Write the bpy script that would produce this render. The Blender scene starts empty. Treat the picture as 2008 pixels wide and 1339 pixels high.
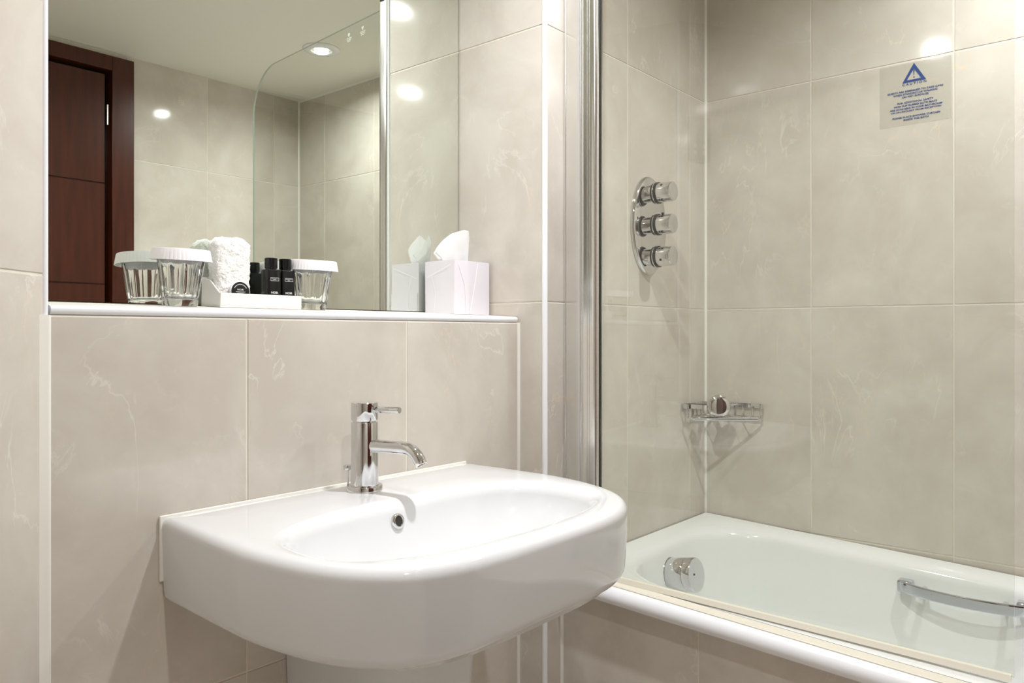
import bpy, bmesh, math, random
from mathutils import Vector, Matrix, noise
random.seed(7)
S = bpy.context.scene
COL = S.collection
# ------------------------------------------------------------------ camera
H0 = 1.09                      # eye height above the floor; geometry below is written relative to the eye
YAW = 40.2517
F_PX = 1523.6
cam_d = bpy.data.cameras.new('camera')
cam = bpy.data.objects.new('camera', cam_d); COL.objects.link(cam)
cam.location = (0, 0, H0)
cam.rotation_euler = (math.radians(90), 0, math.radians(YAW - 90))
cam_d.sensor_width = 36.0
cam_d.lens = F_PX / 2008 * 36.0
cam_d.shift_y = -15.57 / 2008
cam_d.clip_start = 0.02
S.camera = cam
# ------------------------------------------------------------------ world, exposure
W = bpy.data.worlds.new('world'); S.world = W; W.use_nodes = True
W.node_tree.nodes['Background'].inputs[0].default_value = (1.0, 0.97, 0.92, 1)
W.node_tree.nodes['Background'].inputs[1].default_value = 0.02
S.view_settings.view_transform = 'Standard'
S.view_settings.look = 'None'
S.view_settings.exposure = 0.15
S.view_settings.gamma = 1.0
S.view_settings.use_curve_mapping = False
try:
    S.cycles.use_denoising = True
    S.cycles.denoiser = 'OPENIMAGEDENOISE'
    S.cycles.max_bounces = 11
    S.cycles.use_adaptive_sampling = True
    S.cycles.adaptive_threshold = 0.08
    S.cycles.adaptive_min_samples = 16
    S.cycles.diffuse_bounces = 7
    S.cycles.glossy_bounces = 6
    S.cycles.transmission_bounces = 10
    S.cycles.transparent_max_bounces = 16
    S.cycles.sample_clamp_indirect = 6.0
    S.cycles.caustics_reflective = True
    S.cycles.caustics_refractive = True
    S.cycles.blur_glossy = 1.0
except Exception:
    pass
# recessed ceiling lamps: (x, y, watts)
LAMPS = [(1.752, 0.16, 6.4, 'recessed white ceiling downlight above the bath'),
         (0.36, 0.05, 5.8, 'recessed white ceiling downlight nearest the door'),
         (0.97, 0.66, 11.4, 'recessed white ceiling downlight in front of the wash basin')]
LAMP_COL = (0.98, 0.985, 1.0)
# ------------------------------------------------------------------ measures
xB, yM, yA, yC, xD, yE = 1.3271, 1.2871, 1.1042, 1.0298, 2.0861, -0.4692
Z1, Z2, ZC = 0.069, 0.669, 1.06
ZF = -H0
xL = 0.3733
def ledge(y): return 0.0365 + 0.062 * (y - yA)
def tz(y): return -0.518 - 0.040 * (yC - y)          # bath rim, not quite level
LA = math.radians(38)                                # run of the angled wall on the left
LDIR = Vector((-math.cos(LA), -math.sin(LA), 0))

# ------------------------------------------------------------------ materials
def newmat(name):
    m = bpy.data.materials.new(name); m.use_nodes = True
    nt = m.node_tree
    return m, nt, nt.nodes['Principled BSDF']
def simple(name, col, rough=0.4, metal=0.0, ior=1.45, spec=0.5, bump=0, bscale=200, coat=0, sss=0, trans=0):
    m, nt, b = newmat(name)
    b.inputs['Base Color'].default_value = (*col, 1)
    b.inputs['Roughness'].default_value = rough
    b.inputs['Metallic'].default_value = metal
    b.inputs['IOR'].default_value = ior
    b.inputs['Specular IOR Level'].default_value = spec
    b.inputs['Coat Weight'].default_value = coat
    b.inputs['Transmission Weight'].default_value = trans
    if sss:
        b.inputs['Subsurface Weight'].default_value = sss
        b.inputs['Subsurface Radius'].default_value = (.01, .01, .01)
    tc = nt.nodes.new('ShaderNodeTexCoord')
    nz = nt.nodes.new('ShaderNodeTexNoise'); nz.inputs['Scale'].default_value = bscale
    nt.links.new(tc.outputs['Object'], nz.inputs['Vector'])
    if bump:
        bp = nt.nodes.new('ShaderNodeBump'); bp.inputs['Strength'].default_value = bump
        bp.inputs['Distance'].default_value = 0.002
        nt.links.new(nz.outputs['Fac'], bp.inputs['Height'])
        nt.links.new(bp.outputs['Normal'], b.inputs['Normal'])
    else:
        # faint procedural variation of the gloss
        mr = nt.nodes.new('ShaderNodeMapRange')
        nz.inputs['Scale'].default_value = 18
        mr.inputs['To Min'].default_value = max(rough - 0.015, 0); mr.inputs['To Max'].default_value = rough + 0.015
        nt.links.new(nz.outputs['Fac'], mr.inputs['Value'])
        nt.links.new(mr.outputs['Result'], b.inputs['Roughness'])
    return m
def srgb(r, g, b):
    f = lambda c: (c/255/12.92) if c/255 <= .04045 else ((c/255+.055)/1.055)**2.4
    return (f(r), f(g), f(b))

def tile_material():
    m, nt, b = newmat('marbled_tile')
    N, L = nt.nodes.new, nt.links.new
    tc = N('ShaderNodeTexCoord'); oi = N('ShaderNodeObjectInfo')
    comb = N('ShaderNodeCombineXYZ')
    for k, s in enumerate((37.0, 19.0, 53.0)):
        mu = N('ShaderNodeMath'); mu.operation = 'MULTIPLY'; mu.inputs[1].default_value = s
        L(oi.outputs['Random'], mu.inputs[0]); L(mu.outputs[0], comb.inputs[k])
    add = N('ShaderNodeVectorMath'); add.operation = 'ADD'
    L(tc.outputs['Object'], add.inputs[0]); L(comb.outputs[0], add.inputs[1])
    def noise_(scale, detail, rough=.55, dist=0.0, src=None):
        n = N('ShaderNodeTexNoise'); n.inputs['Scale'].default_value = scale; n.inputs['Detail'].default_value = detail
        n.inputs['Roughness'].default_value = rough; n.inputs['Distortion'].default_value = dist
        L((src or add).outputs[0], n.inputs['Vector']); return n
    def mapr(src, a, b_, c=0, d=1):
        r = N('ShaderNodeMapRange'); r.inputs['From Min'].default_value = a; r.inputs['From Max'].default_value = b_
        r.inputs['To Min'].default_value = c; r.inputs['To Max'].default_value = d
        L(src, r.inputs['Value']); return r.outputs['Result']
    def mix(fac, c1, c2):
        x = N('ShaderNodeMix'); x.data_type = 'RGBA'
        L(fac, x.inputs[0])
        if isinstance(c1, tuple): x.inputs[6].default_value = (*c1, 1)
        else: L(c1, x.inputs[6])
        if isinstance(c2, tuple): x.inputs[7].default_value = (*c2, 1)
        else: L(c2, x.inputs[7])
        return x.outputs[2]
    def mul(a, b_):
        x = N('ShaderNodeMath'); x.operation = 'MULTIPLY'; L(a, x.inputs[0])
        if isinstance(b_, float): x.inputs[1].default_value = b_
        else: L(b_, x.inputs[1])
        return x.outputs[0]
    cloud = noise_(5.5, 5, .6, .4)
    base = mix(mapr(cloud.outputs['Fac'], .35, .68), srgb(200, 192, 182), srgb(215, 209, 200))
    # stretched coordinates: veins run mostly upward, leaning
    mp = N('ShaderNodeMapping'); mp.inputs['Scale'].default_value = (1.0, 1.0, 0.55); mp.inputs['Rotation'].default_value = (.35, .35, .3)
    L(add.outputs[0], mp.inputs['Vector'])
    def vein(scale, width, dist, mask_scale, mlo, mhi):
        n = noise_(scale, 6, .58, dist, mp)
        d = N('ShaderNodeMath'); d.operation = 'SUBTRACT'; d.inputs[1].default_value = .5; L(n.outputs['Fac'], d.inputs[0])
        ab = N('ShaderNodeMath'); ab.operation = 'ABSOLUTE'; L(d.outputs[0], ab.inputs[0])
        v = mapr(ab.outputs[0], 0.0, width, 1, 0)
        mk = noise_(mask_scale, 2)
        return mul(v, mapr(mk.outputs['Fac'], mlo, mhi))
    base = mix(mul(vein(2.4, .0036, .45, 3.0, .46, .60), .60), base, srgb(226, 206, 184))
    base = mix(mul(vein(6.0, .011, .8, 5.0, .52, .66), .50), base, srgb(234, 229, 220))
    fine = noise_(26, 6, .7, .8)
    base = mix(mul(mapr(fine.outputs['Fac'], .60, .74), .26), base, srgb(232, 226, 216))
    L(base, b.inputs['Base Color'])
    b.inputs['Roughness'].default_value = .075
    b.inputs['IOR'].default_value = 1.43
    wob = noise_(9, 1)
    bp = N('ShaderNodeBump'); bp.inputs['Strength'].default_value = .05; bp.inputs['Distance'].default_value = .004
    L(wob.outputs['Fac'], bp.inputs['Height']); L(bp.outputs['Normal'], b.inputs['Normal'])
    return m
M = {}
M['tile'] = tile_material()
M['grout'] = simple('grout', srgb(226, 220, 206), .7, bump=.1, bscale=300)
M['paint'] = simple('ceiling_paint', srgb(238, 236, 226), .6, bump=.04, bscale=120)
M['floor'] = simple('floor_tile', srgb(224, 216, 205), .25)
M['pvc'] = simple('white_plastic_trim', srgb(240, 241, 245), .22)
M['sealant'] = simple('white_sealant', srgb(236, 234, 226), .35)
M['cream'] = simple('cream_seal', srgb(226, 221, 206), .35)
M['ceramic'] = simple('white_ceramic', srgb(223, 224, 226), .05, coat=.3)
M['enamel'] = simple('white_enamel', srgb(238, 240, 239), .09)
M['chrome'] = simple('chrome', (.72, .72, .73), .045, metal=1)
M['handle'] = simple('handle_chrome', (.58, .60, .64), .06, metal=1)
M['satin'] = simple('polished_aluminium', (.86, .86, .85), .20, metal=1)
M['black'] = simple('black_rubber', (.012, .012, .012), .35)
M['dark'] = simple('dark_hole', (.03, .025, .02), .5)
M['mirror'] = simple('mirror_silver', (.855, .895, .835), .0, metal=1)
for l in list(M['mirror'].node_tree.links):
    if l.to_socket.name == 'Roughness': M['mirror'].node_tree.links.remove(l)
M['mirror'].node_tree.nodes['Principled BSDF'].inputs['Roughness'].default_value = 0
M['paper'] = simple('white_paper', srgb(244, 242, 246), .75, bump=.05, bscale=150)
M['tissue'] = simple('tissue_paper', srgb(250, 250, 250), .9, bump=.15, bscale=90)
_nt = M['tissue'].node_tree; _tl = _nt.nodes.new('ShaderNodeBsdfTranslucent'); _tl.inputs[0].default_value = (.96, .96, .95, 1)
_mx = _nt.nodes.new('ShaderNodeMixShader'); _mx.inputs[0].default_value = .45
_nt.links.new(_nt.nodes['Principled BSDF'].outputs[0], _mx.inputs[1]); _nt.links.new(_tl.outputs[0], _mx.inputs[2])
_nt.links.new(_mx.outputs[0], _nt.nodes['Material Output'].inputs[0])
M['card'] = simple('lilac_white_card', srgb(229, 225, 233), .45)
M['cardline'] = simple('white_print', srgb(246, 244, 248), .45)
M['tray'] = simple('white_tray_plastic', srgb(240, 238, 233), .3)
M['towel'] = simple('white_terry_cloth', srgb(246, 245, 243), .95, bump=.9, bscale=420)
M['bottle'] = simple('black_bottle', (.006, .006, .007), .22)
M['cap'] = simple('black_cap', (.008, .008, .009), .18)
M['print'] = simple('pale_print', (.78, .78, .78), .5)
M['blue'] = simple('blue_print', srgb(28, 62, 130), .5)
M['socket'] = simple('grey_plastic', srgb(96, 92, 86), .4)
def wood():
    m, nt, b = newmat('dark_red_wood')
    N, L = nt.nodes.new, nt.links.new
    tc = N('ShaderNodeTexCoord'); mp = N('ShaderNodeMapping'); mp.inputs['Scale'].default_value = (14, 14, 1.2)
    L(tc.outputs['Object'], mp.inputs['Vector'])
    n = N('ShaderNodeTexNoise'); n.inputs['Scale'].default_value = 4; n.inputs['Detail'].default_value = 8; L(mp.outputs[0], n.inputs['Vector'])
    cr = N('ShaderNodeValToRGB')
    cr.color_ramp.elements[0].position = .3; cr.color_ramp.elements[0].color = (*srgb(58, 21, 9), 1)
    cr.color_ramp.elements[1].position = .75; cr.color_ramp.elements[1].color = (*srgb(80, 32, 14), 1)
    L(n.outputs['Fac'], cr.inputs[0]); L(cr.outputs[0], b.inputs['Base Color'])
    b.inputs['Roughness'].default_value = .3
    return m
M['wood'] = wood()
def sheet_glass():
    # thin pane: passes light straight through with a faint green tint, mirrors by angle on its outer face
    m = bpy.data.materials.new('clear_screen_glass'); m.use_nodes = True
    nt = m.node_tree; nt.nodes.clear(); N, L = nt.nodes.new, nt.links.new
    out = N('ShaderNodeOutputMaterial'); tr = N('ShaderNodeBsdfTransparent'); gl = N('ShaderNodeBsdfGlossy'); mx = N('ShaderNodeMixShader')
    tr.inputs['Color'].default_value = (.958, .970, .950, 1)
    gl.inputs['Roughness'].default_value = 0.0; gl.inputs['Color'].default_value = (1, 1, 1, 1)
    fr = N('ShaderNodeFresnel'); fr.inputs['IOR'].default_value = 1.5
    ge = N('ShaderNodeNewGeometry')
    a = N('ShaderNodeMath'); a.operation = 'SUBTRACT'; a.inputs[0].default_value = 1.0; L(ge.outputs['Backfacing'], a.inputs[1])
    b = N('ShaderNodeMath'); b.operation = 'MULTIPLY'; L(fr.outputs[0], b.inputs[0]); L(a.outputs[0], b.inputs[1])
    c = N('ShaderNodeMath'); c.operation = 'MULTIPLY'; c.inputs[1].default_value = 1.7; c.use_clamp = True; L(b.outputs[0], c.inputs[0])
    L(c.outputs[0], mx.inputs[0]); L(tr.outputs[0], mx.inputs[1]); L(gl.outputs[0], mx.inputs[2]); L(mx.outputs[0], out.inputs[0])
    return m
M['pane'] = sheet_glass()
M['paneedge'] = simple('green_glass_edge', srgb(176, 190, 180), .15)
def film(name, col, fac):
    m = bpy.data.materials.new(name); m.use_nodes = True
    nt = m.node_tree; nt.nodes.clear(); N, L = nt.nodes.new, nt.links.new
    out = N('ShaderNodeOutputMaterial'); tr = N('ShaderNodeBsdfTransparent'); df = N('ShaderNodeBsdfDiffuse'); mx = N('ShaderNodeMixShader')
    df.inputs['Color'].default_value = (*col, 1)
    mx.inputs[0].default_value = fac
    L(tr.outputs[0], mx.inputs[1]); L(df.outputs[0], mx.inputs[2]); L(mx.outputs[0], out.inputs[0])
    return m
M['film'] = film('clear_film', srgb(212, 209, 198), .20)
M['etch'] = film('etched_white', (.9, .92, .9), .55)
M['glass'] = simple('clear_tumbler_glass', (1, 1, 1), .0, trans=1, ior=1.47)
for l in list(M['glass'].node_tree.links):
    if l.to_socket.name == 'Roughness': M['glass'].node_tree.links.remove(l)
M['glass'].node_tree.nodes['Principled BSDF'].inputs['Roughness'].default_value = 0
def emit(name, col, st):
    m = bpy.data.materials.new(name); m.use_nodes = True
    nt = m.node_tree; nt.nodes.clear(); N = nt.nodes.new
    out = N('ShaderNodeOutputMaterial'); e = N('ShaderNodeEmission'); e.inputs[0].default_value = (*col, 1); e.inputs[1].default_value = st
    nt.links.new(e.outputs[0], out.inputs[0]); return m
M['bulb'] = emit('lit_bulb', (1, .97, .92), 4)

# ------------------------------------------------------------------ mesh helpers
class MB:
    def __init__(s): s.v = []; s.f = []; s.mi = []
    def add(s, vs, fs, mi=0):
        o = len(s.v); s.v += [Vector(p) for p in vs]; s.f += [tuple(i+o for i in f) for f in fs]; s.mi += [mi]*len(fs); return s
    def box(s, x0, x1, y0, y1, z0, z1, mi=0):
        vs = [(x0,y0,z0),(x1,y0,z0),(x1,y1,z0),(x0,y1,z0),(x0,y0,z1),(x1,y0,z1),(x1,y1,z1),(x0,y1,z1)]
        return s.add(vs, [(3,2,1,0),(4,5,6,7),(0,1,5,4),(1,2,6,5),(2,3,7,6),(3,0,4,7)], mi)
    def loops(s, rings, close0=True, close1=True, mi=0, cyc=True):
        o = len(s.v); n = len(rings[0]); fs = []
        for r in rings: s.v += [Vector(p) for p in r]
        for i in range(len(rings)-1):
            for j in range(n if cyc else n-1):
                k = (j+1) % n
                fs.append((o+i*n+j, o+i*n+k, o+(i+1)*n+k, o+(i+1)*n+j))
        if close0: fs.append(tuple(o+j for j in range(n-1, -1, -1)))
        if close1: fs.append(tuple(o+(len(rings)-1)*n+j for j in range(n)))
        s.f += fs; s.mi += [mi]*len(fs); return s
    def lathe(s, base, axis, prof, n=32, mi=0, c0=True, c1=True):
        a = Vector(axis).normalized(); t = Vector((0,0,1)) if abs(a.z) < .9 else Vector((1,0,0))
        e1 = a.cross(t).normalized(); e2 = a.cross(e1)
        b = Vector(base)
        rings = [[b + a*h + (e1*math.cos(2*math.pi*j/n) + e2*math.sin(2*math.pi*j/n))*r for j in range(n)] for r, h in prof]
        return s.loops(rings, c0, c1, mi)
    def tube(s, pts, r, n=12, mi=0, flat=None):
        pts = [Vector(p) for p in pts]; rings = []; up = None
        for i, p in enumerate(pts):
            t = (pts[min(i+1, len(pts)-1)] - pts[max(i-1, 0)]).normalized()
            if up is None: up = Vector((0,0,1)) if abs(t.z) < .9 else Vector((1,0,0))
            e1 = t.cross(up).normalized(); e2 = e1.cross(t).normalized(); up = e2
            rr = r[i] if isinstance(r, (list, tuple)) else r
            if flat: rings.append([p + e1*(sx*flat[0]) + e2*(sy*flat[1]) for sx, sy in ((-1,-1),(1,-1),(1,1),(-1,1))])
            else: rings.append([p + (e1*math.cos(2*math.pi*j/n) + e2*math.sin(2*math.pi*j/n))*rr for j in range(n)])
        return s.loops(rings, True, True, mi)
    def prism(s, poly, d, mi=0, side_mi=None):
        n = len(poly); d = Vector(d); o = len(s.v)
        s.v += [Vector(p) for p in poly] + [Vector(p)+d for p in poly]
        fs = [tuple(o+i for i in range(n-1,-1,-1)), tuple(o+n+i for i in range(n))]
        sd = [(o+i, o+(i+1)%n, o+n+(i+1)%n, o+n+i) for i in range(n)]
        s.f += fs + sd; s.mi += [mi]*2 + [mi if side_mi is None else side_mi]*n
        return s
    def build(s, name, mat, parent=None, smooth=40, bevel=0, bseg=2, origin=None, subsurf=0):
        me = bpy.data.meshes.new(name)
        if origin is None:
            if len(s.v):
                xs = [p.x for p in s.v]; ys = [p.y for p in s.v]; zs = [p.z for p in s.v]
                origin = Vector(((min(xs)+max(xs))/2, (min(ys)+max(ys))/2, min(zs)))
            else: origin = Vector((0,0,0))
        origin = Vector(origin)
        me.from_pydata([p-origin for p in s.v], [], s.f)
        for m in (mat if isinstance(mat, list) else [mat]): me.materials.append(m)
        for p, k in zip(me.polygons, s.mi): p.material_index = k
        bm = bmesh.new(); bm.from_mesh(me)
        bmesh.ops.recalc_face_normals(bm, faces=bm.faces)
        if bevel:
            es = [e for e in bm.edges if len(e.link_faces) == 2 and e.calc_face_angle(0) > .6]
            bmesh.ops.bevel(bm, geom=es, offset=bevel, segments=bseg, affect='EDGES', profile=.5, clamp_overlap=True)
        bm.to_mesh(me); bm.free()
        if smooth:
            me.polygons.foreach_set('use_smooth', [True]*len(me.polygons))
            me.set_sharp_from_angle(angle=math.radians(smooth))
        return link(name, me, origin, parent)
WPOS = {}
def link(name, data, origin, parent=None):
    o = bpy.data.objects.new(name, data); COL.objects.link(o)
    WPOS[o.name] = Vector(origin)
    if parent is not None:
        o.parent = parent; o.location = Vector(origin) - WPOS[parent.name]
    else: o.location = origin
    return o
def tag(o, label, cat=None, group=None, kind=None):
    o['label'] = label
    if cat: o['category'] = cat
    if group: o['group'] = group
    if kind: o['kind'] = kind
    return o
def thing(name, label, cat, loc, group=None):
    o = link(name, None, loc); o.empty_display_size = .02
    return tag(o, label, cat, group)
def struct(o, label, cat): return tag(o, label, cat, kind='structure')
def text_mesh(txt, off=0.0):
    cu = bpy.data.curves.new('t', 'FONT'); cu.body = txt; cu.size = 1; cu.offset = off; cu.align_x = 'LEFT'
    cu.resolution_u = 3
    ob = bpy.data.objects.new('t', cu); COL.objects.link(ob)
    bpy.context.view_layer.update()
    dg = bpy.context.evaluated_depsgraph_get()
    me = ob.evaluated_get(dg).to_mesh()
    vs = [v.co.copy() for v in me.vertices]; fs = [tuple(p.vertices) for p in me.polygons]
    ob.evaluated_get(dg).to_mesh_clear()
    bpy.data.objects.remove(ob); bpy.data.curves.remove(cu)
    x0 = min(v.x for v in vs); x1 = max(v.x for v in vs); y0 = min(v.y for v in vs); y1 = max(v.y for v in vs)
    return [((v.x-x0)/(x1-x0), (v.y-y0)/(y1-y0)) for v in vs], fs
def put_text(mb, txt, org, ex, ey, off=0.0, mi=0):
    """flat lettering: org lower-left, ex full width vector, ey full height vector"""
    vs, fs = text_mesh(txt, off)
    org, ex, ey = Vector(org), Vector(ex), Vector(ey)
    mb.add([org + ex*a + ey*b for a, b in vs], fs, mi); return mb

# ------------------------------------------------------------------ tiled walls
TILE_CACHE = {}
GAP = .0026
def tile_mesh(w, h):
    key = (round(w, 4), round(h, 4))
    if key not in TILE_CACHE:
        c = .0012; t = .005
        vs = []
        for (a, z) in ((0, -t), (0, -c), (c, 0)):
            vs += [(-w/2+a, z, 0+a), (w/2-a, z, 0+a), (w/2-a, z, h-a), (-w/2+a, z, h-a)]
        fs = []
        for k in (0, 4):
            for j in range(4):
                i2 = (j+1) % 4
                fs.append((k+j, k+i2, k+4+i2, k+4+j))
        fs.append((8, 9, 10, 11)); fs.append((3, 2, 1, 0))
        me = bpy.data.meshes.new('tile'); me.from_pydata([(x, y, z) for x, y, z in vs], [], fs)
        bm = bmesh.new(); bm.from_mesh(me); bmesh.ops.recalc_face_normals(bm, faces=bm.faces); bm.to_mesh(me); bm.free()
        me.materials.append(M['tile'])
        TILE_CACHE[key] = me
    return TILE_CACHE[key]
def tiled_wall(name, label, P, run, length, z0, z1, us, zs, back=.06, holes=(), e0=0.0, e1=0.0):
    """P: corner point, run: unit direction along the wall seen left->right from the room; room lies on the right-hand normal.
    us / zs: joint positions. e0/e1: how far the backing slab is pulled out past the ends."""
    P = Vector((P[0], P[1], 0)); run = Vector(run).normalized()
    nrm = Vector((run.y, -run.x, 0))            # towards the room
    mb = MB()
    def slab(a, b, c, d):
        q = [P + run*a - nrm*.0013, P + run*b - nrm*.0013, P + run*b - nrm*back, P + run*a - nrm*back]
        mb.prism([Vector((p.x, p.y, c)) for p in q], (0, 0, d-c))
    if holes:
        (ha, hb, hc, hd) = holes[0]
        slab(-e0, ha, z0, z1); slab(hb, length+e1, z0, z1)
        if hd < z1: slab(ha, hb, hd, z1)
    else: slab(-e0, length+e1, z0, z1)
    w = mb.build(name, M['grout'], None, smooth=0)
    struct(w, label, 'wall')
    ang = math.atan2(run.y, run.x)
    ul = [0] + [u for u in us if 0.004 < u < length-.004] + [length]; zl = [z0] + [z for z in zs if z0+.004 < z < z1-.004] + [z1]
    for i in range(len(ul)-1):
        for j in range(len(zl)-1):
            a, b, c, d = ul[i], ul[i+1], zl[j], zl[j+1]
            parts = [(a, b, c, d)]
            for (ha, hb, hc, hd) in holes:
                nxt = []
                for (a, b, c, d) in parts:
                    if b <= ha or a >= hb or d <= hc or c >= hd: nxt.append((a, b, c, d)); continue
                    if a < ha: nxt.append((a, ha, c, d))
                    if b > hb: nxt.append((hb, b, c, d))
                    if d > hd: nxt.append((max(a, ha), min(b, hb), hd, d))
                parts = nxt
            for (a, b, c, d) in parts:
                if b-a < .008 or d-c < .008: continue
                me = tile_mesh(b-a-GAP, d-c-GAP)
                p = P + run*((a+b)/2)
                t = link('tile', me, (p.x, p.y, c+GAP/2), w)
                # local -y of the mesh is the back, so local +y must face the room
                t.rotation_euler = (0, 0, ang + math.pi)
    return w
TW = .3325
# wall behind the basin (half-height, boxed out)
tiled_wall('wall_basin', 'beige marbled tile half wall behind the wash basin', (xL, yA), (1, 0, 0), xB-xL, ZF, .024,
           [.6614-xL, .9959-xL], [-.5302], back=.10)
# plain wall behind the mirror
w = MB().box(xL-.06, xB+.06, yM+.007, yM+.06, ZF, ZC+.05).build('wall_back', M['paint'], smooth=0)
struct(w, 'plain wall carrying the large mirror', 'wall')
# niche return on the right of the mirror
tiled_wall('wall_right', 'narrow beige tile return wall beside the mirror and tissue box', (xB, yM+.006), (0, -1, 0), yM+.006-yC, ZF, ZC,
           [], [-.5302, Z1, Z2], back=.055, e1=-.004)
# niche return on the left (turned away from the camera)
tiled_wall('wall_niche', 'hidden niche side wall at the mirror left end', (xL-.001, yA+.012), (0, 1, 0), yM-yA-.010, .045, ZC, [], [Z2], back=.03)
# shower end wall
tiled_wall('wall_shower', 'beige marbled tile wall carrying the shower controls', (xB, yC), (1, 0, 0), xD-xB, ZF, ZC,
           [1.6624-xB, 1.991-xB], [-.5302, Z1, Z2], back=.055, e0=-.004, e1=.05)
# long bath wall
tiled_wall('wall_bath', 'beige marbled tile wall along the bath with caution sticker', (xD, yC), (0, -1, 0), yC-yE, ZF, ZC,
           [.3037, .6383, .6383+.334, .6383+.334*2], [-.5302, Z1, Z2], e1=.05)
# opposite wall with the door (run from bath side towards the left so that the room is on the right hand)
DX0, DX1, DZ1 = .46, 1.3374, 1.042
tiled_wall('wall_door', 'beige tiled wall around the dark door, seen in the mirror', (xD, yE), (-1, 0, 0), xD+1.66, ZF, ZC,
           [xD-1.957, xD-1.6445, xD-1.32, xD-.99, xD-.66, xD-.33, xD, xD+.33, xD+.66, xD+.99, xD+1.32], [-.5302, Z1, Z2],
           holes=[(xD-DX1, xD-DX0, ZF-1, DZ1)])
# angled wall on the left
Lc = Vector((xL, yA, 0)); llen = (yA - yE)/math.sin(LA) + .02
p0 = Lc + LDIR*llen
tiled_wall('wall_left', 'beige tiled angled wall at the left edge', (p0.x, p0.y), -LDIR, llen, ZF, ZC,
           [llen-.33*k for k in range(8, 0, -1)], [-.5245, .0755, .6755], back=.06)
b = MB().box(-1.8, xD+.08, yE-.08, yM+.07, ZC, ZC+.05).build('ceiling', M['paint'], smooth=0); struct(b, 'plain off-white ceiling', 'ceiling')
b = MB().box(-1.8, xD+.08, yE-.08, yM+.07, ZF-.05, ZF).build('floor', M['floor'], smooth=0); struct(b, 'beige bathroom floor', 'floor')
# bath front panel (top edge follows the bath)
mb = MB(); y0, y1 = yE+.003, yC-.002
mb.prism([(1.3885, y1, ZF), (1.3885, y0, ZF), (1.3885, y0, tz(y0)-.03), (1.3885, y1, tz(y1)-.03)], (.011, 0, 0))
panel = mb.build('wall_panel', M['grout'], smooth=0); struct(panel, 'beige tiled front panel of the bath', 'wall')
ys = [y1, .70, .70-TW, .70-2*TW, .70-3*TW, y0]
for i in range(len(ys)-1):
    ya, yb = ys[i]-GAP/2, ys[i+1]+GAP/2
    lo = ZF+.002
    mb = MB(); g = .0012
    top = lambda y: tz(y)-.031
    mb.prism([(1.387, ya, lo), (1.387, yb, lo), (1.387, yb, top(yb)), (1.387, ya, top(ya))], (.004, 0, 0))
    mb.build('tile', M['tile'], panel, smooth=0, bevel=.0011, bseg=1)

# ------------------------------------------------------------------ trims
def vstrip(name, x, y, z0, z1, r, mat, label, n=10):
    o = MB().lathe((x, y, z0), (0, 0, 1), [(r, 0), (r, z1-z0)], n).build(name, M[mat], smooth=60)
    return struct(o, label, 'trim')
vstrip('trim_1', xB+.0035, yC+.0035, ZF, ZC, .0062, 'pvc', 'white rounded corner trim between mirror niche and shower', 16)
vstrip('trim_2', xL+.0012, yA+.0035, .024, ZC, .0048, 'pvc', 'white rounded corner trim at the left mirror edge', 16)
def caulk(name, x, y, z0, z1, dx, dy, mat, label):
    o = MB().prism([(x, y, z0), (x+dx, y, z0), (x+dx*.35, y+dy*.35, z0), (x, y+dy, z0)], (0, 0, z1-z0)).build(name, M[mat], smooth=0)
    return struct(o, label, 'trim')
caulk('trim_3', xD+.0005, yC+.0005, tz(yC)-.02, ZC, -.0065, -.0065, 'sealant', 'white sealant line in the shower corner')
caulk('trim_4', xB+.0005, yA+.0005, ZF, .024, -.006, -.006, 'sealant', 'white sealant line right of the basin wall')
caulk('trim_5', 1.3868, yC+.0005, ZF, tz(yC)-.03, -.005, -.006, 'sealant', 'white sealant line beside the bath panel')
caulk('trim_6', xD+.0005, yE-.0005, ZF, ZC, -.008, .008, 'sealant', 'white sealant line in the far bath corner')
q = Lc + LDIR*.009
o = MB().prism([(xL-.001, yA+.001, ZF), (q.x, q.y, ZF), (xL+.0045, yA-.0035, ZF), (xL+.009, yA+.0005, ZF)], (0, 0, .024-ZF)).build('trim_7', M['sealant'], smooth=0)
struct(o, 'white sealant line left of the basin wall', 'trim')
o = MB().prism([(xD, yC, ZC), (xD-.006, yC, ZC), (xD, yC, ZC-.006)], (0, yE-yC, 0)).build('trim_8', M['sealant'], smooth=0)
struct(o, 'thin sealant line between bath wall and ceiling', 'trim')

# ------------------------------------------------------------------ mirror
o = MB().box(xL+.001, xB-.0035, yM, yM+.006, .049, ZC-.012).build('wall_mirror', M['mirror'], smooth=0, bevel=.0008, bseg=1)
tag(o, 'large frameless mirror above the ledge shelf', 'mirror')
o.name = 'large_mirror'; WPOS['large_mirror'] = WPOS['wall_mirror']

# ------------------------------------------------------------------ ledge shelf
T = thing('ledge_shelf', 'long white ledge shelf under the mirror', 'shelf', ((xL+xB)/2, yA, .024))
mb = MB()
x0, x1 = xL+.012, xB-.003
prof = [(yA+.006, .0245), (yM-.002, .0245), (yM-.002, ledge(yM)), (yA+.006, ledge(yA+.006))]
mb.prism([(x0, y, z) for y, z in prof], (x1-x0, 0, 0)); mb.build('shelf_top', M['sealant'], T, smooth=0)
mb = MB(); r = .006
prof = [(yA+.008, .0245)] + [(yA-.001+r*(1-math.sin(t)), .0305-r*math.cos(t)) for t in [k*math.pi/16 for k in range(0, 9)]]
prof += [(yA-.001+r*(1-math.cos(t)), .0316+r*math.sin(t)*.82) for t in [k*math.pi/16 for k in range(0, 9)]] + [(yA+.008, ledge(yA+.008)+.0006)]
mb.prism([(x0-.004, y, z) for y, z in prof], (x1-x0+.003, 0, 0)); mb.build('edge_trim', M['pvc'], T, smooth=50)

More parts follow.
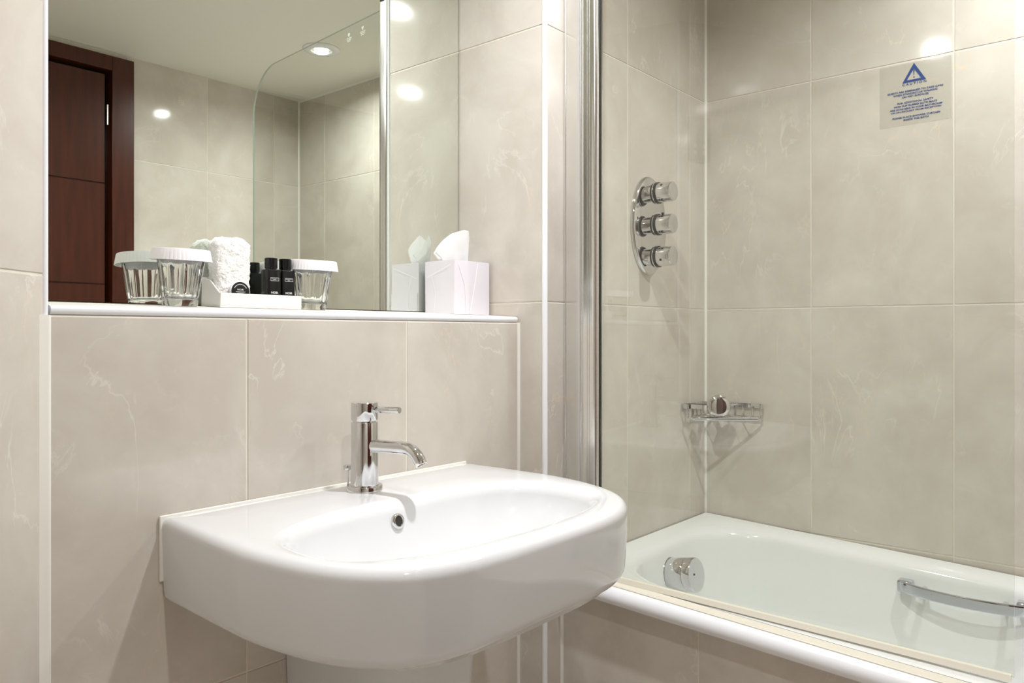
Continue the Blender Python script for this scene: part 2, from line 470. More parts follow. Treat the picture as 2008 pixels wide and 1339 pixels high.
# ------------------------------------------------------------------ door (seen in the mirror)
# three horizontal fields with grooves between them
mb = MB(); zs = [ZF+.006, -.25, .1846, .5636, .975]
D1 = link('door_1', None, ((DX0+DX1)/2, yE, ZF)); struct(D1, 'dark red-brown wooden door with frame, seen in the mirror', 'door')
MB().box(.54, 1.2398, yE-.050, yE-.014, ZF+.004, .975).build('door_core', M['wood'], D1, smooth=0)
for i in range(4):
    MB().box(.541, 1.2388, yE-.0145, yE-.008, zs[i]+.0025, zs[i+1]-.0025).build('door_panel', M['wood'], D1, smooth=0, bevel=.0012, bseg=1)
MB().box(1.2565, DX1, yE-.055, yE+.014, ZF+.001, DZ1).build('door_jamb', M['wood'], D1, smooth=0, bevel=.002)
MB().box(DX0, .5235, yE-.055, yE+.014, ZF+.001, DZ1).build('door_jamb', M['wood'], D1, smooth=0, bevel=.002)
MB().box(.5236, 1.2564, yE-.055, yE+.014, .988, DZ1).build('door_head', M['wood'], D1, smooth=0, bevel=.002)
MB().box(.5236, 1.2564, yE-.075, yE-.052, ZF+.001, .988).build('door_stop', M['wood'], D1, smooth=0)
for zc in (.822, -.05, -.85):
    h = MB().lathe((1.2475, yE-.004, zc-.038), (0, 0, 1), [(.0045, 0), (.0045, .076)], 12)
    for k in range(1, 5): h.lathe((1.2475, yE-.004, zc-.038+.0152*k-.0006), (0, 0, 1), [(.0052, 0), (.0052, .0012)], 12)
    hh = h.build('hinge', M['satin'], D1); hh['label'] = 'steel hinge'

# ------------------------------------------------------------------ wash basin
bx, a_o, b_o = .8385, .331, .489
zt = -.263
def outer_r(th, cx, cy, grow=0.0):
    """radius from (cx,cy) to the D outline in direction th"""
    c, s_ = math.cos(th), math.sin(th)
    lo, hi = 0.0, 1.0
    A, B_ = a_o+grow, b_o+grow
    for _ in range(44):
        m_ = (lo+hi)/2; x = cx+c*m_-bx; y = cy+s_*m_
        n_e = 3.35 if x > 0 else 4.9
        A = a_o + grow - .017*min(1, max(0, (y-.87)/.23))
        ins = y <= yA-.0015 and (abs(x)/A)**n_e + (abs(yA-y)/B_)**n_e <= 1
        if ins: lo = m_
        else: hi = m_
    return lo
icx, icy, ia, ib, ie = .820, .801, .265, .138, 2.7
def inner_r(th):
    c, s_ = abs(math.cos(th)), abs(math.sin(th))
    return ((c/ia)**ie + (s_/ib)**ie)**(-1/ie)
def angles(n, extra=()):
    L_ = [2*math.pi*k/n for k in range(n)] + list(extra)
    return sorted(a % (2*math.pi) for a in L_)
# back corners of the outline as exact directions
cnr = []
for sgn in (-1, 1):
    for dy in (.0016, .004, .010, .02):
        cnr.append(math.atan2(yA-dy-icy, bx+sgn*(a_o-.017)-icx))
        cnr.append(math.atan2(yA-.0016-icy, bx+sgn*(a_o-.017-dy)-icx))
TH = angles(160, cnr)
RO = [outer_r(t, icx, icy) for t in TH]; RI = [inner_r(t) for t in TH]
def ring(fr, z): return [(icx+math.cos(t)*r_, icy+math.sin(t)*r_, z) for t, r_ in zip(TH, fr)]
R0 = .016
rings = []
def low(z): return lambda y: z + .007*min(1, max(0, (yA-y)/.46))
def ring2(fr, zf): return [(icx+math.cos(t)*r_, icy+math.sin(t)*r_, zf(icy+math.sin(t)*r_)) for t, r_ in zip(TH, fr)]
rings.append(ring([r_*.30 for r_ in RO], zt-.1420))
rings.append(ring([r_*.60 for r_ in RO], zt-.1405))
rings.append(ring2([r_*.88 for r_ in RO], low(zt-.131)))
rings.append(ring2([r_-.022 for r_ in RO], low(zt-.1235)))
for t in (0, .2, .4, .6, .8, 1.0):
    a = t*math.pi/2; rings.append(ring2([r_-.019+.015*math.sin(a) for r_ in RO], low(zt-.122+.016*(1-math.cos(a)))))
rings.append(ring([r_-.002 for r_ in RO], zt-.07))
for t in (0, .17, .33, .5, .67, .83, 1.0):
    a = t*math.pi/2; rings.append(ring([r_-R0*(1-math.cos(a)) for r_ in RO], zt-R0*(1-math.sin(a))))
for w_ in (.35, .7):
    rings.append(ring([(ro-R0)*(1-w_)+(ri+.014)*w_ for ro, ri in zip(RO, RI)], zt+.0006))
for t in (0, .15, .3, .45, .6, .75, .9):
    a = t*math.pi/2; rings.append(ring([ri+.014-.027*math.sin(a) for ri in RI], zt-.030*(1-math.cos(a))))
for fr, dz in ((.84, -.047), (.77, -.070), (.68, -.092), (.56, -.109), (.42, -.120), (.26, -.127), (.12, -.130), (.05, -.131)):
    rings.append(ring([(ri-.012)*fr/.90 for ri in RI], zt+dz))
T = thing('wash_basin', 'white ceramic wash basin with rounded front on a pedestal', 'basin', (bx, yA-.2, zt-.2))
mb = MB().loops(rings, True, True)
mb.build('bowl', M['ceramic'], T, smooth=50)
# overflow
oc = Vector((.8130, .9215, -.2935)); on = Vector((.02, -.95, .28)).normalized()
ov = MB().lathe(oc - on*.004, on, [(.0075, 0), (.0075, .0052), (.0085, .0066), (.0105, .0066), (.0122, .0050), (.0122, 0)], 32, c0=False, c1=False).build('overflow_ring', M['chrome'], T, smooth=50)
MB().lathe(oc - on*.004, on, [(.0074, 0), (.0074, .0050)], 24).build('overflow_hole', M['dark'], T)
ov['label'] = 'chrome overflow ring'
# waste
MB().lathe((icx, icy, zt-.1312), (0, 0, 1), [(.021, 0), (.021, .002), (.017, .0035), (.016, .0015)], 28).build('waste', M['chrome'], T)
# sealant behind the basin
mb = MB(); mb.box(bx-a_o+.0140, bx+a_o-.0140, yA-.0045, yA-.0003, zt-.092, zt+.0022); mb.build('sealant_bead', M['sealant'], T, smooth=50, bevel=.0018)
# pedestal
def ped(z, w_, d_):
    pts = []
    for k in range(33):
        a = math.pi*k/32; pts.append((bx+w_*math.copysign(abs(math.cos(a))**.62, math.cos(a)), .955-d_*math.sin(a)**.75, z))
    pts += [(bx-w_, yA-.002, z), (bx+w_, yA-.002, z)]
    return pts
T = thing('basin_pedestal', 'white ceramic pedestal under the wash basin', 'pedestal', (bx, .98, ZF))
MB().loops([ped(ZF, .120, .115), ped(ZF+.05, .115, .110), ped(-.75, .098, .098), ped(-.55, .106, .112), ped(-.44, .113, .118), ped(-.4058, .115, .120)]).build('column', M['ceramic'], T, smooth=50)
MB().loops([ped(ZF+.0001, .128, .123), ped(ZF+.02, .126, .121), ped(ZF+.03, .1195, .114)]).build('foot', M['ceramic'], T, smooth=50)

# ------------------------------------------------------------------ mixer tap
tx, ty = .8333, 1.0288
T = thing('mixer_tap', 'chrome single-lever mixer tap on the wash basin', 'tap', (tx, ty, zt))
MB().lathe((tx, ty, zt+.0004), (0, 0, 1), [(.0300, 0), (.0300, .0085), (.0290, .0098), (.022, .0100)], 48).build('base_ring', M['chrome'], T, smooth=40)
MB().lathe((tx, ty, zt+.010), (0, 0, 1), [(.0236, 0), (.0232, .004), (.0225, .055), (.0225, .1045), (.0219, .1055)], 48).build('body', M['chrome'], T, smooth=40)
MB().lathe((tx, ty, zt+.1155), (0, 0, 1), [(.0195, 0), (.0195, .0020), (.0215, .0026), (.0227, .0050), (.0227, .0318), (.0220, .0326)], 48).build('cap', M['chrome'], T, smooth=40)
dirv = Vector((.16, -.987, 0)).normalized()
sp = [Vector((tx, ty, -.1860)) + dirv*.015]
for k in range(9): sp.append(Vector((tx, ty, -.1860)) + dirv*(.03+.055*k/8) + Vector((0, 0, .0008*k/8)))
cx0 = Vector((tx, ty, -.1852)) + dirv*.085
for k in range(1, 9):
    a = math.radians(58)*k/8; sp.append(cx0 + dirv*(.034*math.sin(a)) - Vector((0, 0, .034*(1-math.cos(a)))))
e = sp[-1]; td = (sp[-1]-sp[-2]).normalized(); sp.append(e + td*.006)
rr = [.0112]*2 + [.0105]*(len(sp)-2)
MB().tube(sp, rr, 24).build('spout', M['chrome'], T, smooth=50)
MB().lathe(sp[-1]-td*.001, td, [(.0098, 0), (.0098, .0042), (.0092, .0052), (.0075, .0052), (.0075, .0030)], 24).build('aerator', M['satin'], T, smooth=50)
lp = Vector((tx, ty, -.1262)) + dirv*.018; ld = (dirv + Vector((.04, 0, .02))).normalized()
MB().lathe(lp, ld, [(.0040, 0), (.0040, .005), (.0056, .010), (.0056, .054), (.0050, .0552)], 20).build('lever', M['chrome'], T, smooth=40)
MB().lathe((tx-.001, ty+.043, zt), (0, 0, 1), [(.0020, 0), (.0020, .030), (.0075, .0305), (.0080, .032), (.0080, .037), (.0070, .0385)], 20).build('pop_up_rod', M['chrome'], T)

# ------------------------------------------------------------------ tumblers with paper lids
def tumbler(x, y, label):
    z = ledge(y) + .0004
    T = thing('tumbler', label, 'glass', (x, y, z), 'lidded tumblers on the ledge shelf')
    T.rotation_euler = (math.atan(.062), 0, 0)
    n = 120; K_ = .955; prof = [(.0270, 0), (.0284, .0015), (.0288, .006), (.0300, .014), (.0330, .036), (.0362, .060), (.0385, .074), (.0396, .080), (.0402, .088), (.0398, .0896), (.0388, .0896),
                     (.0380, .087), (.0372, .078), (.0345, .060), (.0305, .034), (.0275, .016), (.0258, .0125), (.015, .0110), (.003, .0108)]
    prof = [(r_*K_, h) for r_, h in prof]
    rings = []
    for i, (r_, h) in enumerate(prof):
        rg = []
        for j in range(n):
            a = 2*math.pi*j/n; ph = (a*10/(2*math.pi)) % 1.0
            fl = 0.0
            if 2 <= i <= 6:
                amp = {2: .35, 3: 1, 4: 1.2, 5: 1.1, 6: .4}[i]
                fl = -amp*.0017*(1 - abs(2*ph-1)**2.2)
            rg.append((x+(r_+fl)*math.cos(a), y+(r_+fl)*math.sin(a), z+h))
        rings.append(rg)
    MB().loops(rings).build('glass_body', M['glass'], T, smooth=60)
    n = 144; rings = []
    for r_, h in ((.0425, .0900), (.0430, .0912), (.0452, .0922), (.0462, .0905), (.0482, .0770), (.0492, .0735), (.0489, .0735), (.0476, .077), (.0456, .0898), (.0440, .0900)):
        rib = 1 if h < .0905 and r_ > .0455 else 0; r_ *= K_
        rings.append([(x+(r_+rib*.0007*math.cos(a*48))*math.cos(a), y+(r_+rib*.0007*math.cos(a*48))*math.sin(a), z+h) for a in [2*math.pi*j/n for j in range(n)]])
    lid = MB().loops(rings, True, False)
    lo_ = lid.build('paper_lid', M['paper'], T, smooth=60); lo_['label'] = 'white pleated paper lid'
    return T
tumbler(.6143, 1.2270, 'lidded glass tumbler left of the towel and tray')
tumbler(.8750, 1.2380, 'lidded glass tumbler right of the black bottles')

# ------------------------------------------------------------------ tray
TX0, TX1, TY0, TY1 = .6800, .8400, 1.2185, 1.2825
TS = Matrix.Rotation(math.atan(.062), 4, 'X')
T = thing('amenity_tray', 'white amenity tray holding towel, soap and bottles', 'tray', ((TX0+TX1)/2, TY0, ledge(TY0)+.0006))
T.rotation_euler = (math.atan(.062), 0, 0)
zb = ledge(TY0)+.0006; th = .0028; lip = .0245; hi = .050
MB().box(TX0, TX1, TY0, TY1, zb, zb+.003).build('tray_floor', M['tray'], T, smooth=0, bevel=.0008)
MB().box(TX0, TX1, TY0, TY0+th, zb+.003, zb+lip).build('front_wall', M['tray'], T, smooth=0, bevel=.001)
MB().box(TX1-th, TX1, TY0+th, TY1-th, zb+.003, zb+lip).build('side_wall', M['tray'], T, smooth=0, bevel=.001)
mb = MB().prism([(TX0, TY0+th, zb+.003), (TX0, TY1-th, zb+.003), (TX0, TY1-th, zb+hi), (TX0, TY0+.036, zb+hi-.005), (TX0, TY0+.010, zb+lip+.003), (TX0, TY0+th, zb+lip)], (th, 0, 0)); mb.build('side_wall', M['tray'], T, smooth=0, bevel=.001)
mb = MB().prism([(TX0, TY1, zb+.003), (TX1, TY1, zb+.003), (TX1, TY1, zb+lip), (TX0+.085, TY1, zb+lip), (TX0+.062, TY1, zb+lip+.006), (TX0+.040, TY1, zb+hi), (TX0, TY1, zb+hi)], (0, -th, 0)); mb.build('back_wall', M['tray'], T, smooth=0, bevel=.001)

# ------------------------------------------------------------------ rolled towel
def towel():
    cx, cy, zb_ = .7180, 1.2560, ledge(1.256)+.0050
    rings = []; n = 150; m_ = 80; h = .112
    for i in range(m_+1):
        t = i/m_; zz = zb_ + h*t
        sh = 1.0
        if t > .90: sh = 1 - .22*((t-.90)/.10)**2
        if t < .05: sh = 1 - .10*((.05-t)/.05)**2
        rg = []
        for j in range(n):
            a = 2*math.pi*j/n
            c, s_ = math.cos(a), math.sin(a)
            r_ = ((abs(c)/.0325)**4.2 + (abs(s_)/.0205)**4.2)**(-1/4.2)*sh
            r_ *= 1 + .03*math.sin(a*2+t*1.6)
            p = Vector((c*r_, s_*r_, h*t))
            r_ += .0016*noise.noise(p*330) + .0018*noise.noise(p*90) + .0010*noise.noise(p*650)
            zt_ = .003*noise.noise(Vector((c*r_*55, s_*r_*55, 3))) if t > .8 else 0
            rg.append((cx+c*r_, cy+s_*r_, zz+zt_))
        rings.append(rg)
    # spiral-ish top: concentric ridges of cloth
    for k, (f_, dz) in enumerate(((.86, .004), (.74, -.003), (.62, .0045), (.48, -.002), (.34, .004), (.2, -.001), (.06, .002))):
        rg = []
        for j in range(n):
            p = Vector(rings[m_][j]); q_ = Vector((cx + (p.x-cx)*f_, cy + (p.y-cy)*f_, p.z+dz))
            q_.z += .0014*noise.noise(q_*300); rg.append(tuple(q_))
        rings.append(rg)
    o = MB().loops(rings).build('hand_towel', M['towel'], smooth=180)
    tag(o, 'white rolled terry towel standing in the tray', 'towel')
towel()

# ------------------------------------------------------------------ bottles
def bottle(x, y, label):
    z = ledge(y)+.0046
    T = thing('toiletry_bottle', label, 'bottle', (x, y, z), 'black toiletry bottles in the tray')
    w_, d_, hb = .0132, .0118, .0660
    body = MB().box(x-w_, x+w_, y-d_, y+d_, z, z+hb).build('bottle_body', M['bottle'], T, bevel=.0022, bseg=3)
    MB().lathe((x, y, z+hb-.0003), (0, 0, 1), [(.0095, 0), (.0095, .0022)], 24).build('neck', M['bottle'], T)
    MB().lathe((x, y, z+hb+.0018), (0, 0, 1), [(.0108, 0), (.0111, .0006), (.0111, .0178), (.0104, .0186)], 32).build('screw_cap', M['cap'], T)
    pr = MB(); yf = y-d_-.0003
    put_text(pr, 'NOIR', (x-.0072, yf, z+.0222), (.0140, 0, 0), (0, 0, .0038), .02)
    pr.build('label_name', M['print'], T, smooth=0); pr = MB()
    ft = .0004
    for (a, b_, c, d2) in ((-.0085, .0085, .0450, .0455), (-.0085, .0085, .0505, .0510), (-.0085, -.0080, .045, .0510), (.0080, .0085, .045, .0510)):
        pr.add([(x+a, yf, z+c), (x+b_, yf, z+c), (x+b_, yf, z+d2), (x+a, yf, z+d2)], [(0, 1, 2, 3)])
    for c, hw in ((.0483, .0066), (.0466, .0030)):
        for k in range(int(hw*2/.0011)):
            a = -hw + k*.0011; pr.add([(x+a, yf, z+c), (x+a+.0007, yf, z+c), (x+a+.0007, yf, z+c+.0008), (x+a, yf, z+c+.0008)], [(0, 1, 2, 3)])
    pr.build('label_frame', M['print'], T, smooth=0)
bottle(.7870, 1.2345, 'black square toiletry bottle nearest the towel')
bottle(.8165, 1.2345, 'black square toiletry bottle at the right tray end')

# ------------------------------------------------------------------ wrapped soap
sc_ = Vector((.7215, 1.2255, ledge(1.2255)+.0285)); sn = Vector((-.05, -.99, .06)).normalized()
T = thing('wrapped_soap', 'round wrapped soap with black label leaning in the tray', 'soap', sc_ - Vector((0, 0, .018)))
MB().lathe(sc_ - sn*.0075, sn, [(.014, 0), (.0180, .0012), (.0190, .0036), (.0182, .0066), (.0168, .0076)], 40).build('soap_body', M['paper'], T)
MB().lathe(sc_ - sn*.0004, sn, [(.0168, 0), (.0168, .0007)], 40).build('label_disc', M['black'], T)
sx_ = Vector((0, 0, 1)).cross(sn).normalized()*1; 
sx_ = sx_ if sx_.x > 0 else -sx_
sy_ = sn.cross(sx_).normalized(); sy_ = sy_ if sy_.z > 0 else -sy_
pr = MB(); so = sc_ + sn*.0006
put_text(pr, 'NOIR', so - sx_*.0058 + sy_*.0018, sx_*.0116, sy_*.0030, .01)
pr.build('label_name', M['print'], T, smooth=0); pr = MB()
for r_, hw in ((-.0008, .0088), (-.0030, .0060), (-.0052, .0070)):
    pr.add([so-sx_*hw+sy_*r_, so+sx_*hw+sy_*r_, so+sx_*hw+sy_*(r_+.0006), so-sx_*hw+sy_*(r_+.0006)], [(0, 1, 2, 3)])
for k in range(14):
    a = math.pi*(.18+.64*k/13); p = so + sx_*(.0125*math.cos(a)) + sy_*(.0125*math.sin(a)); q_ = sx_*.0006; u_ = sy_*.0007
    pr.add([p-q_-u_, p+q_-u_, p+q_+u_, p-q_+u_], [(0, 1, 2, 3)])
pr.build('label_print', M['print'], T, smooth=0)

# ------------------------------------------------------------------ tissue box
Nn = Vector((1.2060, 1.1850, 0)); tbw, tbd, tbh = .1130, .0915, .1185
zb = ledge(1.185)+.0006
T = thing('tissue_box', 'white cardboard tissue box at the right shelf end', 'tissue box', (Nn.x+tbw/2, Nn.y+tbd/2, zb))
ct = Vector((Nn.x+tbw/2, Nn.y+tbd/2))
# shell with an oval slot in the lid
mb = MB()
c8 = [(-.5, -.5), (.5, -.5), (.5, .5), (-.5, .5)]
def tb(px, py, z, bulge=0.0):
    s_ = 1 + bulge
    return (ct.x + px*tbw*s_, ct.y + py*tbd*s_, z)
rings = []
m_ = 40
def sq(k):
    t = 4*k/m_; e_ = int(t) % 4; f_ = t - int(t); a, b_ = c8[e_], c8[(e_+1) % 4]
    return (a[0]+(b_[0]-a[0])*f_, a[1]+(b_[1]-a[1])*f_)
for z, bu in ((zb, 0), (zb+.004, .004), (zb+tbh*.5, .014), (zb+tbh-.004, .006), (zb+tbh, 0)):
    rg = []
    for k in range(m_):
        p = sq(k); mid = 1 - (2*min(abs(p[0]), abs(p[1])))**2 if bu else 0
        rg.append(tb(p[0], p[1], z, bu*mid))
    rings.append(rg)
def slot(k, f_, z):
    p = sq(k); a = math.atan2(p[1], p[0]); return (ct.x+.036*f_*math.cos(a), ct.y+.019*f_*math.sin(a), z)
rings.append([slot(k, 1.0, zb+tbh+.0002) for k in range(m_)])
rings.append([slot(k, .98, zb+tbh-.02) for k in range(m_)])
box = mb.loops(rings, True, True).build('carton', M['card'], T, smooth=30)
# overlapping glued flap on the near corner, printed lines
MB().box(Nn.x-.0014, Nn.x-.0004, Nn.y-.0006, Nn.y+tbd*.96, zb+.0005, zb+.050).build('glued_flap', M['card'], T, smooth=0)
pr = MB()
def fline(pts, w_=.0007):   # on the front face
    for (a, b_) in zip(pts[:-1], pts[1:]):
        p, q_ = Vector((a[0], 0, a[1])), Vector((b_[0], 0, b_[1])); d_ = (q_-p).normalized(); n_ = Vector((-d_.z, 0, d_.x))*w_
        yy = Nn.y-.0022
        pr.add([Vector((v.x, yy, v.z)) for v in (p-n_, q_-n_, q_+n_, p+n_)], [(0, 1, 2, 3)])
fx = lambda s_: Nn.x + tbw*s_
fline([(fx(.64), zb+tbh*.97), (fx(.55), zb+tbh*.55), (fx(.42), zb+.004)], .0012)
fline([(fx(.10), zb+tbh*.95), (fx(.28), zb+tbh*.55), (fx(.32), zb+.004)])
pr2 = pr.build('printed_lines', M['cardline'], T, smooth=0)
pr = MB()
def sline(pts, w_=.0007):
    for (a, b_) in zip(pts[:-1], pts[1:]):
        p, q_ = Vector((0, a[0], a[1])), Vector((0, b_[0], b_[1])); d_ = (q_-p).normalized(); n_ = Vector((0, -d_.z, d_.y))*w_
        xx = Nn.x-.0019
        pr.add([Vector((xx, v.y, v.z)) for v in (p-n_, q_-n_, q_+n_, p+n_)], [(0, 1, 2, 3)])
fy = lambda s_: Nn.y + tbd*s_
sline([(fy(.1), zb+tbh*.92), (fy(.92), zb+tbh*.70)]); sline([(fy(.75), zb+tbh*.72), (fy(.62), zb+tbh*.40), (fy(.66), zb+.004)])
pr.build('printed_lines', M['cardline'], T, smooth=0)
# the tissue pulled up through the slot
fwv = Vector((math.cos(math.radians(YAW)), math.sin(math.radians(YAW)), 0)); rtv = Vector((fwv.y, -fwv.x, 0))
ax = Vector((.93, -.36, 0)).normalized(); dn = Vector((ax.y, -ax.x, 0))
base = Vector((ct.x, ct.y, zb+tbh))
def tissue_sheet(sgn, ph):
    na, nb = 28, 22; vs = []
    top = [(-.058, .018), (-.045, .034), (-.027, .052), (-.008, .067), (.010, .073), (.022, .071), (.029, .058)]
    for j in range(nb+1):
        t = j/nb
        for i in range(na+1):
            s_ = i/na
            q_ = s_*(len(top)-1); k = min(int(q_), len(top)-2); f_ = q_-k
            tp = (top[k][0]*(1-f_)+top[k+1][0]*f_, top[k][1]*(1-f_)+top[k+1][1]*f_)
            bs = (-.020+.044*s_, -.016)
            x = bs[0]*(1-t)+tp[0]*t; z = bs[1]*(1-t)+tp[1]*t
            d_ = sgn*(.003 + .010*t*math.sin(s_*math.pi)) + .0045*t*math.sin(s_*9+ph) + .002*noise.noise(Vector((s_*5, t*4, ph)))
            d_ += sgn*.006*math.sin(t*2.4)*(1-s_)
            vs.append(base + ax*x + dn*d_ + Vector((0, 0, z)))
    fs = [(j*(na+1)+i, j*(na+1)+i+1, (j+1)*(na+1)+i+1, (j+1)*(na+1)+i) for j in range(nb) for i in range(na)]
    return vs, fs
for sgn, ph in ((1, .4), (-1, 1.7)):
    mb = MB(); mb.add(*tissue_sheet(sgn, ph)); to = mb.build('tissue', M['tissue'], T, smooth=180)
    md = to.modifiers.new('thickness', 'SOLIDIFY'); md.thickness = .0003

# ------------------------------------------------------------------ bath
T = thing('bathtub', 'white bathtub with chrome grab handle behind the glass screen', 'bathtub', (1.74, .28, ZF))
def rrect(x0, x1, y0, y1, r_, z, n=12):
    pts = []
    for (cx, cy, a0) in ((x1-r_, y1-r_, 0), (x0+r_, y1-r_, 90), (x0+r_, y0+r_, 180), (x1-r_, y0+r_, 270)):
        for k in range(n+1):
            a = math.radians(a0+90*k/n); x, y = cx+r_*math.cos(a), cy+r_*math.sin(a); pts.append((x, y, tz(y)+z))
    return pts
bx0, bx1, by0, by1 = 1.4005, xD-.0045, yE+.004, yC-.0035
ix0, ix1, iy0, iy1 = 1.468, 2.020, -.395, .968
rings = [rrect(bx0, bx1, by0, by1, .012, -.03), rrect(bx0, bx1, by0, by1, .012, 0), rrect(bx0, bx1-.010, by0+.01, by1-.012, .03, -.0015)]
rings.append(rrect(ix0-.022, ix1+.020, iy0-.022, iy1+.022, .17, -.004))
for t in (.0, .25, .5, .75, 1.0):
    a = t*math.pi/2; e_ = .026*math.sin(a); rings.append(rrect(ix0-.018+e_, ix1+.018-e_, iy0-.018+e_, iy1+.018-e_, .165, -.005-.024*(1-math.cos(a))))
for e_, f_, g_, dz in ((.020, .018, .03, -.08), (.034, .032, .09, -.16), (.050, .048, .16, -.25), (.068, .066, .23, -.33), (.095, .092, .29, -.385), (.14, .13, .36, -.41), (.2, .19, .5, -.42)):
    rings.append(rrect(ix0+e_, ix1-e_, iy0+g_, iy1-f_, .15 if e_ < .1 else .06, dz))
MB().loops(rings, False, True).build('tub', M['enamel'], T, smooth=50)
prof = [(1.4015, -.0005), (1.374, -.0015), (1.3640, -.0045), (1.3565, -.0100), (1.3520, -.0180), (1.3520, -.0260), (1.3555, -.0330), (1.3620, -.0375), (1.3860, -.0385), (1.3860, -.0300), (1.4015, -.0300)]
ya, yb = yC-.002, yE+.004
mb = MB(); rr_ = [[(x, y, tz(y)+z) for x, z in prof] for y in (ya, yb)]
mb.loops(rr_); mb.build('rolled_edge', M['pvc'], T, smooth=50)
mb = MB(); mb.loops([[(x, y, tz(y)+z) for x, z in ((1.3700, -.0030), (1.3700, -.0008), (1.3720, .0004), (1.3970, .0006), (1.3970, -.0030))] for y in (ya-.0005, yb+.0005)])
o = mb.build('edge_sealant', M['cream'], T, smooth=0); o['label'] = 'cream sealant strip along the bath edge'
# overflow / filler dial on the end wall
kc = Vector((1.742, .956, -.6030)); kn = Vector((0, -.985, .17)).normalized()
K = MB().lathe(kc - kn*.010, kn, [(.0430, 0), (.0430, .014), (.0415, .0165), (.036, .0165)], 44).build('overflow_filler', M['chrome'], T, smooth=40); K['label'] = 'round chrome overflow filler dial'
MB().lathe(kc + kn*.006, kn, [(.0395, 0), (.0410, .002), (.0410, .044), (.0400, .0455)], 44).build('dial_body', M['chrome'], K, smooth=40)
MB().lathe(kc + kn*.0520, kn, [(.0400, 0), (.0415, .0012), (.0415, .020), (.0400, .0220), (.0385, .0222)], 44).build('dial_cap', M['chrome'], K, smooth=40)
e1 = Vector((-1, 0, 0)); e2 = kn.cross(e1)
MB().lathe(kc + kn*.062 + (e1*.80 + Vector((0, 0, -.55)))*.041, (e1*.8+Vector((0, 0, -.55))), [(.0035, -.001), (.0035, .0012), (.002, .0018)], 12).build('dial_screw', M['satin'], K)
MB().lathe(kc + kn*.034 + Vector((0, 0, -.0395)), (0, 0, -1), [(.012, 0), (.012, .008), (.010, .009)], 20).build('outlet', M['chrome'], K)
MB().lathe(kc + kn*.0738 + e1*.012 + Vector((0, 0, .004)), kn, [(.0028, 0), (.0028, .0006)], 12).build('marker', M['black'], K)
# grab handle on the far inner side
ha, hb_ = .486, .225
def hx(y):                      # bow away from the side of the tub
    t = (y-hb_)/(ha-hb_); return 1.985 - .034*max(0, math.sin(math.pi*t))**.6
G = link('grab_handle', None, (1.985, (ha+hb_)/2, -.62), T); G['label'] = 'chrome grab handle'
pts = []
for k in range(33):
    y = ha + (hb_-ha)*k/32; pts.append((hx(y), y, -.5915 - .040*(ha-y)*.3))
MB().tube(pts, 1, flat=(.0045, .0125)).build('bar', M['handle'], G, smooth=30, bevel=.0025)
for y in (ha-.012, hb_+.012):
    MB().box(1.976, 2.0075, y-.016, y+.016, -.607, -.578).build('bracket', M['handle'], G, smooth=40, bevel=.005, bseg=3)
for y in (ha-.050, hb_+.050):
    MB().tube([(hx(y)+.002, y, -.594), (2.006, y, -.596)], .007, 14).build('stud', M['chrome'], G)

# ------------------------------------------------------------------ shower screen
P0 = Vector((1.3945, .934, 0)); P1 = Vector((1.4543, .188, 0))
sd = (P1-P0).normalized(); sl = (P1-P0).length; snm = Vector((-sd.y, sd.x, 0))  # towards the bath (+x side)
if snm.x < 0: snm = -snm
T = thing('shower_screen', 'clear glass shower screen with aluminium post along the bath', 'shower screen', (P0.x, P0.y, tz(P0.y)))
R = .15; ztop = .887
poly = []
def sp_(s_, z): p = P0 + sd*s_; return Vector((p.x, p.y, z))
poly.append(sp_(-.012, tz(P0.y)+.008)); poly.append(sp_(sl, tz(P1.y)+.0075))
for k in range(17):
    a = math.pi/2*k/16; poly.append(sp_(sl-R+R*math.cos(a), ztop-R+R*math.sin(a)))
poly.append(sp_(-.012, ztop))
MB().prism([p-snm*.003 for p in poly], snm*.006, 0, 1).build('glass_panel', [M['pane'], M['paneedge']], T, smooth=0)
# bottom seal
mb = MB()
for w0, z0, z1 in ((.0075, .0, .0), ):
    a, b_ = P0 - sd*.01, P1 - sd*.004
    q4 = lambda p, zz: [Vector((p.x, p.y, zz))-snm*w for w in (.0085, -.0085)]
    A0, B0 = tz(a.y)+.0008, tz(b_.y)+.0008
    rg0 = [a-snm*.0085+Vector((0,0,A0)), a+snm*.0085+Vector((0,0,A0)), a+snm*.0045+Vector((0,0,A0+.0095)), a-snm*.0045+Vector((0,0,A0+.0095))]
    rg1 = [b_-snm*.0085+Vector((0,0,B0)), b_+snm*.0085+Vector((0,0,B0)), b_+snm*.0045+Vector((0,0,B0+.0090)), b_-snm*.0045+Vector((0,0,B0+.0090))]
    mb.loops([rg0, rg1])
o = mb.build('bottom_seal', M['cream'], T, smooth=0); o['label'] = 'cream rubber bottom seal'
# post and wall profile
pc = P0 - sd*.018
zpt = ztop+.012
def bar_profile(name, c, pts, z0, z1, mat, bev=0):
    mb = MB(); mb.prism([Vector((c.x+x, c.y+y, z0)) for x, y in pts], (0, 0, z1-z0)); return mb.build(name, M[mat], T, smooth=50, bevel=bev)
